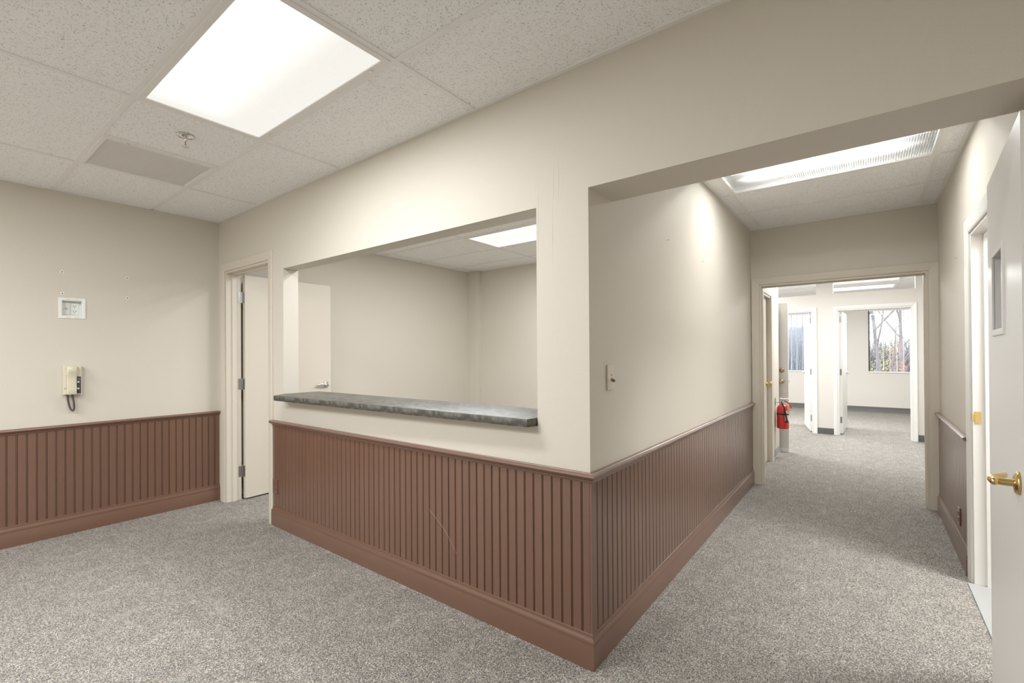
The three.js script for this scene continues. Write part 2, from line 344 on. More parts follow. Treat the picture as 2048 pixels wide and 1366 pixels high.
// corridor: a clear ribbed lens under open tubes; two burn, the far one is out
{
  const x0 = 0.1, x1 = 1.319, z0 = -2.22, z1 = -1.61, t = thing('ceiling_light', 'lit ribbed fluorescent panel in the corridor ceiling behind the beam', 'light', [(x0 + x1) / 2, H, (z0 + z1) / 2]), w = x1 - x0 - 0.024, d = z1 - z0 - 0.024;
  const f = ring(-w / 2, w / 2, -d / 2, d / 2, 0.022, 0.02, 0.003); f.rotateX(Math.PI / 2); f.translate(0, 0.012, 0); mesh('frame', f, M.white, t);
  const hw = w / 2 - 0.002, hd = d / 2 - 0.002;
  mesh('housing', [bx(-hw, hw, 0.1, 0.105, -hd, hd), bx(-hw, -hw + 0.003, 0.012, 0.1, -hd, hd), bx(hw - 0.003, hw, 0.012, 0.1, -hd, hd), bx(-hw + 0.003, hw - 0.003, 0.012, 0.1, -hd, -hd + 0.003), bx(-hw + 0.003, hw - 0.003, 0.012, 0.1, hd - 0.003, hd)], M.white, t);
  const rib = tex(64, 4, (x) => { const v = clamp8(232 + 22 * Math.sin(x / 64 * Math.PI * 4)); return [v, v, v]; }, true, 0.026);
  mesh('lens', bx(-hw + 0.006, hw - 0.006, 0.004, 0.006, -hd + 0.006, hd - 0.006), phys(lin(0.97, 0.97, 0.96), 0.30, { map: rib, transmission: 1, thickness: 0, ior: 1.49 }), t);
  for (const [z, lit] of [[0.17, 1], [-0.02, 1], [-0.2, 0]]) {
    const tb = mesh('tube', cyl([-0.55, 0.068, z], [0.55, 0.068, z], 0.013, 0.013, 16), lit ? std(lin(0.9, 0.9, 0.9), 0.4, { emissive: lin(0.965, 0.985, 1.0), emissiveIntensity: 1.4 }) : std(lin(0.75, 0.75, 0.73), 0.4), t);
    if (lit) { const L = new THREE.RectAreaLight(new THREE.Color().setRGB(...WARM), LAMP.corridor, 0.86, 0.026); L.rotation.x = -Math.PI / 2; L.position.set(0, 0.0535, z); t.add(L); }
  }
}
troffer('lit fluorescent panel in the ceiling of the room behind the counter', -2.52, -1.30, -2.48, -1.87, H,
  glowTex(32, 64, (u, v) => 0.93 + 0.07 * Math.abs(2 * v - 1)), 1.0, [[-0.53, 0.53, 0.09, 0.225], [-0.53, 0.53, -0.225, -0.09]], LAMP.back);
troffer('lit fluorescent panel just inside the pass-through opening, nearer the counter', -2.52, -1.30, -1.26, -0.65, H,
  glowTex(8, 8, () => 1), 1.0, [[-0.53, 0.53, 0.09, 0.225], [-0.53, 0.53, -0.225, -0.09]], LAMP.back);
troffer('lit ceiling panel seen through the glazing over the right office doorway', 0.216, 1.435, -8.75, -8.14, H, glowTex(8, 8, () => 1), 1.0, [[-0.54, 0.54, -0.24, 0.24]], LAMP.office);
troffer('lit ceiling panel on the left side of the far office', -2.222, -1.003, -8.75, -8.14, H, glowTex(8, 8, () => 1), 1.0, [[-0.54, 0.54, -0.24, 0.24]], LAMP.office);
troffer('lit surface panel on the rear hall ceiling between corridor and office doors', 0.2, 1.42, -5.9, -5.3, H - 0.03, glowTex(8, 8, () => 1), 1.0, [[-0.54, 0.54, -0.24, 0.24]], LAMP.hall);
troffer('lit surface panel on the rear hall ceiling behind the grey door', -1.9, -0.68, -6.7, -6.1, H - 0.03, glowTex(8, 8, () => 1), 1.0, [[-0.54, 0.54, -0.24, 0.24]], LAMP.hall);
troffer('lit surface panel on the ceiling of the side room off the corridor', 1.9, 3.12, -1.8, -1.2, H - 0.03, glowTex(8, 8, () => 1), 1.0, [[-0.54, 0.54, -0.24, 0.24]], LAMP.side);

// ------------------------------------------------------------------ return grille and sprinkler in the waiting ceiling
{
  const x0 = gx[0], x1 = gx[1] - q, t = thing('return_grille', 'flat grey perforated return air panel set in the drop ceiling beside the lit panel', 'vent', [(x0 + x1) / 2, H, (C1 + C2) / 2]);
  const w = x1 - x0 - 0.02, d = C2 - C1 - 0.02;
  const f = ring(-w / 2, w / 2, -d / 2, d / 2, 0.026, 0.014, 0.003); f.rotateX(Math.PI / 2); f.translate(0, 0.006, 0); mesh('frame', f, M.tee, t);
  const pb = tex(64, 64, (x, y) => { const h = Math.hypot((x % 16) - 8, (y % 16) - 8) < 4.5 ? 30 : 220; return [h, h, h]; }, false, 0.04);
  const vm = M.vent.clone(); vm.bumpMap = pb; vm.bumpScale = 0.002;
  mesh('perforated_panel', bx(-w / 2 + 0.02, w / 2 - 0.02, 0.003, 0.008, -d / 2 + 0.02, d / 2 - 0.02), vm, t);
  for (const s of [-0.6, 0.6]) mesh('latch', rbx(w / 2 - 0.02, w / 2 - 0.006, -0.011, -0.006, s * d / 2 - 0.008, s * d / 2 + 0.008, 0.002), M.tee, t);
}
{
  const t = thing('sprinkler', 'chrome pendent fire sprinkler hanging from a ceiling tile beside the lit panel', 'sprinkler', [-2.128, H, 0.822]);
  mesh('escutcheon', lathe([[0, 0.002], [0.043, 0.002], [0.043, -0.002], [0.036, -0.006], [0.030, -0.004], [0.020, -0.010], [0.013, -0.012], [0, -0.012]]), M.chrome, t);
  mesh('body', lathe([[0, -0.01], [0.010, -0.01], [0.010, -0.022], [0.007, -0.026], [0.007, -0.034], [0, -0.034]], 16), M.chrome, t);
  const arm = (s) => tube([[s * 0.007, -0.026, 0], [s * 0.015, -0.036, 0], [s * 0.014, -0.048, 0], [0, -0.058, 0]], 0.0022, 16, 6);
  mesh('frame_arm', arm(1), M.chrome, t); mesh('frame_arm', arm(-1), M.chrome, t);
  mesh('bulb', cyl([0, -0.034, 0], [0, -0.056, 0], 0.0022), M.red, t);
  mesh('deflector', lathe([[0, -0.057], [0.006, -0.058], [0.017, -0.060], [0.018, -0.062], [0.006, -0.062], [0, -0.064]], 18), M.chrome, t);
}

// ------------------------------------------------------------------ wainscot: single beaded boards, chair rail, baseboards
const PITCH = 0.0508;
function boardGeo(u1 = PITCH) {                               // flat face, then a bead between two grooves
  const bead = [[0.0395, 0.009], [0.0405, 0.0025], [0.0415, 0.0025], [0.0425, 0.0082], [0.0442, 0.0094], [0.0459, 0.0082], [0.0469, 0.0025], [0.0482, 0.0025], [0.0495, 0.009]];
  const top = u1 >= PITCH - 1e-6 ? [[0, 0.009], ...bead, [PITCH, 0.009]] : [[0, 0.009], [u1, 0.009]];
  return seg([0, BASE - 0.01, 0], [0, CAP - 0.038, 0], [1, 0, 0], [0, 0, 1], [[0, 0], ...top, [u1, 0]], 0, 0, 0.5);
}
const board = boardGeo(), boards = [0.97, 1.0, 1.03].map((k) => { const m = M.brown.clone(); m.color.multiplyScalar(k); return m; });
function wainscot(parent, length, pos, ry, first) {            // u runs from pos along the turned x axis; first: width of the cut board at the start
  const w = new THREE.Group(); w.name = 'wainscot'; w.position.set(...pos); w.rotation.y = ry; parent.add(w);
  let u = 0;
  const add = (g, at) => { const b = new THREE.Mesh(g, boards[Math.floor(rnd() * 3)]); b.name = 'board'; b.position.x = at; b.castShadow = b.receiveShadow = true; w.add(b); };
  if (first > 0.004) { add(boardGeo(first), 0); u = first; }
  while (u + PITCH <= length + 1e-6) { add(board, u); u += PITCH; }
  if (length - u > 0.004) add(boardGeo(length - u), u);
}
const BW = -2.84;                                             // where the counter's wainscot meets the door casing
wainscot(wc, 2.84 - 0.0005, [BW, 0, 0], 0, 0.014);
wainscot(wcl, 3.518, [0, 0, 0.008], Math.PI / 2, 0.006);
wainscot(wl, 3.0, [XL, 0, 3.0 + 0.002], Math.PI / 2, 0.02);
wainscot(wcr, 1.448, [C, 0, ZE + 0.004], -Math.PI / 2, 0.02);
// profiles [distance from the wall, height]
const baseProf = [[0, 0], [0.021, 0], [0.021, 0.099], [0.0195, 0.103], [0.0195, 0.107], [0.0215, 0.112], [0.0205, 0.119], [0.0165, 0.128], [0.0135, 0.136], [0.0135, 0.140], [0.0145, 0.1435], [0.0125, 0.149], [0, 0.150]];
const railProf = [[0, 0.792], [0.0115, 0.793], [0.0135, 0.7985], [0.017, 0.8005], [0.018, 0.806], [0.026, 0.812], [0.032, 0.818], [0.0345, 0.824], [0.033, 0.829], [0.026, 0.832], [0.021, 0.8335], [0.019, 0.836], [0, 0.836]];
const Y = [0, 1, 0];
structMesh('baseboard_counter', seg([BW, 0, 0], [0, 0, 0], [0, 0, 1], Y, baseProf, 0, 1), M.brown);
structMesh('baseboard_corridor_left', seg([0, 0, 0], [0, 0, ZE + 0.018], [1, 0, 0], Y, baseProf, 1, 0), M.brown);
structMesh('baseboard_left', seg([XL, 0, 0.0], [XL, 0, 4.5], [1, 0, 0], Y, baseProf), M.brown);
structMesh('baseboard_corridor_right', seg([C, 0, -2.07], [C, 0, ZE + 0.018], [-1, 0, 0], Y, baseProf), M.brown);
structMesh('trim_1', seg([BW - 0.012, 0, 0], [0, 0, 0], [0, 0, 1], Y, railProf, 0, 1), M.brown);
structMesh('trim_2', seg([0, 0, 0], [0, 0, ZE + 0.012], [1, 0, 0], Y, railProf, 1, 0), M.brown);
structMesh('trim_3', seg([XL, 0, 0.0], [XL, 0, 4.5], [1, 0, 0], Y, railProf), M.brown);
structMesh('trim_4', seg([C, 0, -2.062], [C, 0, ZE + 0.012], [-1, 0, 0], Y, railProf), M.brown);

// ------------------------------------------------------------------ doorways
// casing profile [distance from the opening's edge, thickness]
const casProf = (w = 0.078) => [[0.004, 0], [0.004, 0.010], [0.008, 0.0125], [0.022, 0.0135], [w * 0.55, 0.0165], [w - 0.016, 0.0185], [w - 0.004, 0.0185], [w, 0.0155], [w, 0]];
function casing(parent, mat, P, side, N, h, w = 0.078, legs = [1, 1]) {   // P(u) -> point on the floor; side: +u direction; N: out of the wall
  const [a, b] = side, pr = casProf(w), neg = P.dir.map((v) => -v);
  if (legs[0]) mesh('casing_leg', seg(P(a), P(a, h), neg, N, pr, 0, 1), mat, parent);
  if (legs[1]) mesh('casing_leg', seg(P(b), P(b, h), P.dir, N, pr, 0, 1), mat, parent);
  mesh('casing_head', seg(P(a, h), P(b, h), Y, N, pr, 1, 1), mat, parent);
}
const along = (axis, fixed) => { const f = (u, y = 0) => (axis === 'x' ? [u, y, fixed] : [fixed, y, u]); f.dir = axis === 'x' ? [1, 0, 0] : [0, 0, 1]; return f; };
function jambs(parent, mat, axis, a, b, h, lo, hi, stopAt) {              // lining boards of an opening and the stop strips
  const B = (u0, u1, y0, y1, d0, d1) => (axis === 'x' ? bx(u0, u1, y0, y1, d0, d1) : bx(d0, d1, y0, y1, u0, u1));
  mesh('jamb', B(a - 0.001, a + 0.014, 0, h, lo, hi), mat, parent); mesh('jamb', B(b - 0.014, b + 0.001, 0, h, lo, hi), mat, parent);
  mesh('head_jamb', B(a + 0.014, b - 0.014, h - 0.014, h + 0.001, lo, hi), mat, parent);
  if (stopAt) { const [s0, s1] = stopAt; mesh('stop', B(a + 0.014, a + 0.026, 0, h - 0.014, s0, s1), mat, parent); mesh('stop', B(b - 0.026, b - 0.014, 0, h - 0.014, s0, s1), mat, parent); mesh('stop', B(a + 0.026, b - 0.026, h - 0.026, h - 0.014, s0, s1), mat, parent); }
}
function leafGroup(parent, pos, ry) { const g = new THREE.Group(); g.name = 'leaf'; g.position.set(...pos); g.rotation.y = ry; parent.add(g); return g; }
// a leaf hinged at its group's origin, growing along local +x, faces at local z = 0 and z = 0.044
function leafSlab(g, w, h, mat, lo = 0.012) { return mesh('slab', rbx(0.006, w, lo, h, 0, 0.044, 0.002, 1), mat, g); }
function hingeGeo(y) {                                   // butt hinge: knuckle at the origin, one leaf on the slab's edge, one on the jamb (turned by open)
  const k = cyl([0, y - 0.052, 0], [0, y + 0.052, 0], 0.0062, 0.0062, 12), tip = [cyl([0, y + 0.052, 0], [0, y + 0.056, 0], 0.0062, 0.004, 10), cyl([0, y - 0.056, 0], [0, y - 0.052, 0], 0.004, 0.0062, 10)];
  const a = rbx(0.003, 0.0062, y - 0.051, y + 0.051, 0.001, 0.036, 0.001, 1), b = rbx(-0.037, -0.001, y - 0.051, y + 0.051, 0.0, 0.0022, 0.001, 1);
  for (const dy of [-0.036, -0.012, 0.012, 0.036]) tip.push(cyl([0.003, y + dy, 0.022], [0.0024, y + dy, 0.022], 0.0035, 0.003, 8), cyl([-0.022 + (dy > 0 ? 0.005 : -0.005), y + dy, 0.002], [-0.022 + (dy > 0 ? 0.005 : -0.005), y + dy, 0.0027], 0.0035, 0.003, 8));
  return [k, ...tip, a, b];
}
function knob(parent, mat, at, out, deadbolt) {                // round knob (or deadbolt rose) standing out along local z
  const prof = deadbolt ? [[0, 0], [0.031, 0], [0.030, 0.010], [0.024, 0.016], [0.012, 0.017], [0.011, 0.022], [0, 0.022]]
    : [[0, 0], [0.032, 0], [0.031, 0.005], [0.022, 0.009], [0.0125, 0.012], [0.012, 0.028], [0.020, 0.036], [0.027, 0.046], [0.027, 0.055], [0.021, 0.063], [0.010, 0.067], [0, 0.067]];
  const g = lathe(prof, 28); g.rotateX(out * Math.PI / 2); g.translate(...at); return mesh(deadbolt ? 'deadbolt' : 'knob', g, mat, parent);
}
function lever(parent, mat, at, out, dir, len = 0.115, so = 0.036, end = so - 0.004) {        // lever handle: rose, neck, bar pointing along dir (+-1) in local x
  const rose = lathe([[0, 0], [0.034, 0], [0.033, 0.006], [0.027, 0.011], [0.016, 0.013], [0, 0.013]], 28); rose.rotateX(out * Math.PI / 2);
  const neck = cyl([0, 0, out * 0.012], [0, 0, out * so], 0.0115, 0.0105, 18);
  const bar = tube([[-dir * 0.006, 0, out * so], [dir * 0.02, 0.001, out * (so + 0.003)], [dir * len * 0.6, 0.004, out * (so * 0.4 + end * 0.6)], [dir * len, 0.002, out * end]], 0.0105, 20, 14);
  bar.scale(1, 1.05, 1); const cap = new THREE.SphereGeometry(0.0105, 14, 10); cap.translate(dir * len, 0.002, out * end); const cap2 = new THREE.SphereGeometry(0.0118, 14, 10); cap2.translate(-dir * 0.006, 0, out * so);
  return mesh('lever', [rose, neck, bar, cap, cap2].map((g) => { g.translate(...at); return g; }), mat, parent);
}

// door 1: waiting room to the room behind the counter, leaf open towards the left wall
{
  const d = struct('door_1');
  casing(d, M.trim, along('x', 0), [DX0, DX1], [0, 0, 1], DH, 0.075);
  jambs(d, M.trim, 'x', DX0, DX1, DH, -0.125, 0.001, [-0.082, -0.046]);
  const g = leafGroup(d, [DX0 + 0.014, 0, -0.136], Math.PI / 2 + 0.03);
  leafSlab(g, 0.90, DH - 0.016, M.doorBeige);
  for (const y of [1.90, 1.085, 0.265]) mesh('hinge', hingeGeo(y), M.steel, g).userData.label = 'steel butt hinge';
  lever(g, M.chrome, [0.838, 1.035, 0.044], 1, -1).userData.label = 'chrome lever handle';
  lever(g, M.chrome, [0.838, 1.035, 0], -1, -1);
}
// door 2: corridor right wall; leaf folded back towards the camera
{
  const d = struct('door_2');
  casing(d, M.white, along('z', C), [-RD1, -RD0], [-1, 0, 0], 2.036, 0.085, [1, 0]);
  jambs(d, M.white, 'z', -RD1, -RD0, 2.036, C - 0.001, C + 0.131, [C + 0.05, C + 0.085]);
  mesh('strike_plate', [rbx(C + 0.006, C + 0.034, 0.93, 1.0, -RD1 + 0.013, -RD1 + 0.0165, 0.001, 1), rbx(C - 0.006, C + 0.006, 0.945, 0.985, -RD1 + 0.010, -RD1 + 0.0165, 0.001, 1)], M.brass, d).userData.label = 'brass strike plate';
  mesh('threshold', bx(C - 0.03, C + 0.13, 0, 0.006, -RD1 + 0.014, -RD0 - 0.014), M.coveLight, d);
  // leaf: hinge edge far, latch edge near the camera
  const A = V3(1.343, 0, -0.895), B = V3(1.295, 0, -0.11), L = A.distanceTo(B), g = leafGroup(d, [A.x, 0, A.z], -Math.atan2(B.z - A.z, B.x - A.x));
  // local +x runs from A to B; the face towards the corridor is local z = 0 (turned to -x)
  const s = new THREE.Shape([[0.0, 0.006], [L, 0.006], [L, 2.022], [0, 2.022]].map(([x, y]) => new THREE.Vector2(x, y)));
  s.holes.push(new THREE.Path([[0.185, 1.425], [0.44, 1.425], [0.44, 1.70], [0.185, 1.70]].map(([x, y]) => new THREE.Vector2(x, y))));
  const e = new THREE.ExtrudeGeometry(s, { depth: 0.044, bevelEnabled: false }); e.translate(0, 0, -0.044);
  mesh('slab', e, M.doorWhite, g);
  const fr = ring(0.165, 0.46, 1.405, 1.72, 0.022, 0.008, 0.002); fr.translate(0, 0, 0); mesh('vision_frame', fr, M.doorWhite, g);
  mesh('vision_glass', bx(0.186, 0.439, 1.426, 1.699, -0.032, -0.027), phys(lin(0.28, 0.28, 0.27), 0.0, { transmission: 1, thickness: 0, ior: 1.5 }), g).userData.label = 'small square vision glass';
  const lv = lever(g, M.brass, [0.712, 0.962, 0], 1, -1, 0.098, 0.052, 0.024); lv.userData.label = 'polished brass lever handle';
  mesh('latch_plate', rbx(L - 0.001, L + 0.0012, 0.93, 0.99, -0.034, -0.010, 0.0005, 1), M.brass, g);
}
// door 3: closed door in the rear hall's left wall
{
  const d = struct('door_3');
  casing(d, M.trim, along('z', 0), [-LD1, -LD0], [1, 0, 0], 2.036, 0.085);
  jambs(d, M.trim, 'z', -LD1, -LD0, 2.036, -0.121, 0.001, [-0.115, -0.085]);
  const g = leafGroup(d, [-0.084, 0, -LD0 - 0.016], Math.PI / 2);
  leafSlab(g, LD1 - LD0 - 0.034, 2.018, M.trim);
  knob(g, M.brass, [LD1 - LD0 - 0.095, 0.965, 0.044], 1).userData.label = 'small round brass knob';
}
// opening at the end of the corridor (no leaf)
{
  const d = struct('trim_5');
  casing(d, M.trim, along('x', ZE), [E0, E1], [0, 0, 1], 2.037, 0.074);
  jambs(d, M.trim, 'x', E0, E1, 2.037, ZE - 0.121, ZE + 0.001, [ZE - 0.075, ZE - 0.04]);
}
// door 4: grey leaf open against the end of the hall's left wall
{
  const d = struct('door_4');
  const g = leafGroup(d, [-0.81, 0, -5.475], 0);
  leafSlab(g, 0.915, 2.02, M.doorGrey, 0.03);
  mesh('door_sweep', rbx(0.004, 0.913, 0.012, 0.045, 0.044, 0.050, 0.001, 1), M.white, g);
  knob(g, M.antique, [0.838, 0.958, 0.044], 1).userData.label = 'antique brass door knob';
  knob(g, M.antique, [0.838, 1.105, 0.044], 1, true).userData.label = 'brass deadbolt';
  mesh('latch', rbx(0.914, 0.925, 0.95, 0.965, 0.014, 0.030, 0.002, 1), M.steel, g);
  mesh('hinge', hingeGeo(1.8), M.steel, g); mesh('hinge', hingeGeo(1.03), M.steel, g); mesh('hinge', hingeGeo(0.25), M.steel, g);
  mesh('hinge_post', rbx(-0.05, -0.004, 0, 2.03, -0.1, 0.036, 0.002, 1), M.trim, d).position.set(-0.81, 0, -5.44);
}
// doors 5 and 6: offices, both leaves open inward
{
  const d = struct('door_5');
  casing(d, M.white, along('x', ZH), [A0, A1], [0, 0, 1], 2.034, 0.055);
  jambs(d, M.white, 'x', A0, A1, 2.034, ZH - 0.121, ZH + 0.001, [ZH - 0.08, ZH - 0.05]);
  const g = leafGroup(d, [A1 - 0.014, 0, ZH - 0.124], Math.PI / 2 + 0.185);     // hinged right, swung inward
  g.scale.z = -1;
  leafSlab(g, 0.86, 2.012, M.white);
  for (const y of [1.885, 1.018, 0.235]) mesh('hinge', hingeGeo(y), M.steel, g);
  lever(g, M.chrome, [0.80, 0.985, 0.044], 1, -1); lever(g, M.chrome, [0.80, 0.985, 0], -1, -1);
}
{
  const d = struct('door_6');
  casing(d, M.white, along('x', ZH), [B0, B1], [0, 0, 1], 2.034, 0.055);
  jambs(d, M.white, 'x', B0, B1, 2.034, ZH - 0.121, ZH + 0.001, [ZH - 0.08, ZH - 0.05]);
  const g = leafGroup(d, [B0 + 0.014, 0, ZH - 0.124], 1.53);
  leafSlab(g, 0.88, 2.012, M.white);
  for (const y of [1.885, 1.018, 0.235]) mesh('hinge', hingeGeo(y), M.steel, g);
  lever(g, M.chrome, [0.82, 0.985, 0.044], 1, -1); lever(g, M.chrome, [0.82, 0.985, 0], -1, -1);
}
// glazing over the two office doorways
for (const [i, x0, x1] of [[1, -0.74, 0.282], [2, 0.515, 1.532]]) {
  const w = struct('window_' + i);
  mesh('glass', bx(x0 + 0.002, x1 - 0.002, 2.299, 2.583, ZH - 0.065, ZH - 0.06), M.glass, w);
  mesh('glazing_bead', [bx(x0, x1, 2.297, 2.305, ZH - 0.075, ZH - 0.05)], M.white, w);
}
// vinyl base in the rear hall and the office
const cove = [[0, 0], [0.009, 0], [0.0045, 0.006], [0.0035, 0.095], [0.002, 0.1], [0, 0.1]];
structMesh('baseboard_hall_left', seg([0, 0, -LD1 - 0.085], [0, 0, -5.37], [1, 0, 0], Y, cove), M.coveLight);
structMesh('baseboard_hall_middle', seg([A1 + 0.056, 0, ZH], [B0 - 0.056, 0, ZH], [0, 0, 1], Y, cove), M.cove);
structMesh('baseboard_hall_end', seg([B1 + 0.056, 0, ZH], [2.3, 0, ZH], [0, 0, 1], Y, cove), M.cove);
structMesh('baseboard_office', seg([-3.2, 0, ZO], [3.6, 0, ZO], [0, 0, 1], Y, cove.map(([a, b]) => [a, b * 1.15])), M.cove);

// ------------------------------------------------------------------ office windows and their blinds
for (const [i, [x0, x1]] of [[3, WL], [4, WR]]) {
  const w = struct('window_' + i), z = ZO - 0.14;
  const f = ring(x0, x1, WY[0], WY[1], 0.022, 0.05, 0.003); f.translate(0, 0, z - 0.025); mesh('window_frame', f, M.bronze, w);
  mesh('glass', bx(x0 + 0.04, x1 - 0.04, WY[0] + 0.04, WY[1] - 0.04, z - 0.003, z + 0.003), M.glass, w);
  mesh('sill', rbx(x0 + 0.001, x1 - 0.001, WY[0] - 0.004, WY[0] + 0.022, z + 0.026, ZO + 0.018, 0.004, 2), M.white, w);
}
for (const [x0, x1, turn, label] of [[WL[0], WL[1], -0.05, 'white vertical blind hanging in the window seen through the left office doorway'], [WR[0], WR[1], 0.085, 'white vertical blind with open vanes in the right window before bare trees']]) {
  const t = thing('vertical_blind', label, 'blind', [(x0 + x1) / 2, WY[1], ZO - 0.055]), w = x1 - x0;
  mesh('headrail', rbx(-w / 2 + 0.01, w / 2 - 0.01, -0.04, -0.002, -0.02, 0.02, 0.003), M.white, t);
  const vane = bx(-0.0009, 0.0009, -1.375, -0.042, -0.0445, 0.0445), n = Math.floor((w - 0.06) / 0.116);
  for (let k = 0; k <= n; k++) { const v = mesh('vane', vane, M.vane, t); v.position.x = -w / 2 + 0.03 + k * 0.116; v.rotation.y = turn + (rnd() - 0.5) * 0.05; }
}

// ------------------------------------------------------------------ countertop in the pass-through
{
  const t = thing('countertop', 'dark grey slate-look laminate countertop in the pass-through opening', 'countertop', [-1.45, 1.0135, 0]);
  const s = new THREE.Shape([[-1.128, -0.122], [1.163, -0.064], [1.174, 0], [1.174, 0.30], [-1.217, 0.30], [-1.217, 0.0]].map(([x, z]) => new THREE.Vector2(x, z)));
  const g = new THREE.ExtrudeGeometry(s, { depth: 0.034, bevelEnabled: true, bevelSize: 0.002, bevelThickness: 0.002, bevelSegments: 2, bevelOffset: -0.002 });
  g.rotateX(-Math.PI / 2); g.translate(0, 0.002, 0); mesh('top', boxUV(toCreasedNormals(g, 0.4)), M.slate, t);
}

// ------------------------------------------------------------------ things on the walls
// recessed outlet box
{
  const t = thing('outlet_box', 'white recessed outlet box high on the left wall above the intercom phone', 'outlet', [XL, 1.7245, 1.016], Math.PI / 2);
  const f = ring(-0.077, 0.077, -0.079, 0.079, 0.019, 0.009, 0.003); mesh('frame', f, M.whitePlastic, t);
  const wI = 0.058, hI = 0.060;
  mesh('recess', [bx(-wI, wI, -hI, hI, -0.05, -0.046), bx(-wI, -wI + 0.003, -hI, hI, -0.046, 0.001), bx(wI - 0.003, wI, -hI, hI, -0.046, 0.001), bx(-wI + 0.003, wI - 0.003, hI - 0.003, hI, -0.046, 0.001), bx(-wI + 0.003, wI - 0.003, -hI, -hI + 0.003, -0.046, 0.001)], M.whitePlastic, t);
  mesh('cover_plate', rbx(-0.050, -0.006, -0.045, 0.045, -0.046, -0.042, 0.001, 1), M.whitePlastic, t);
  mesh('coax_jack', [cyl([-0.028, 0.0, -0.042], [-0.028, 0, -0.03], 0.005, 0.005, 6), cyl([-0.028, 0.0, -0.03], [-0.028, 0, -0.024], 0.0035, 0.0035, 12)], M.steel, t);
  const r = mesh('receptacle', rbx(-0.002, 0.042, -0.045, 0.045, -0.046, -0.041, 0.001, 1), M.whitePlastic, t);
  for (const y of [0.02, -0.02]) mesh('socket', [bx(0.012, 0.0145, y - 0.003, y + 0.007, -0.0412, -0.0405), bx(0.0255, 0.028, y - 0.003, y + 0.007, -0.0412, -0.0405), cyl([0.02, y - 0.009, -0.0412], [0.02, y - 0.009, -0.0405], 0.0028, 0.0028, 10)], M.black, r);
  mesh('plate_screw', [cyl([0.02, 0.051, -0.046], [0.02, 0.051, -0.043], 0.003, 0.003, 10)], M.steel, t);
  for (const [x, y] of [[-0.025, 0.069], [0.025, 0.069], [-0.025, -0.069], [0.025, -0.069]]) mesh('bracket_slot', rbx(x - 0.009, x + 0.009, y - 0.0018, y + 0.0018, 0.0085, 0.0094, 0.0004, 1), M.plate, t);
}
// four plastic screw anchors
for (const [y, z, where] of [[1.998, 1.073, 'upper of the two over the outlet box'], [1.835, 1.071, 'right on top of the outlet box'], [1.999, 0.683, 'upper one near the open door'], [1.836, 0.680, 'lower one near the open door']]) {
  const t = thing('wall_anchor', 'small white screw anchor in the left wall, ' + where, 'anchor', [XL, y, z], Math.PI / 2, 'screw anchors in the left wall');
  const g = lathe([[0, 0.0], [0.0115, 0], [0.0115, 0.0014], [0.0105, 0.0024], [0.0048, 0.0024], [0.003, 0.0005], [0, 0.0005]], 20); g.rotateX(Math.PI / 2); mesh('collar', g, M.whitePlastic, t);
  const h = cyl([0, 0, 0.0004], [0, 0, 0.0019], 0.0046, 0.0046, 12); mesh('screw_hole', h, M.black, t);
}
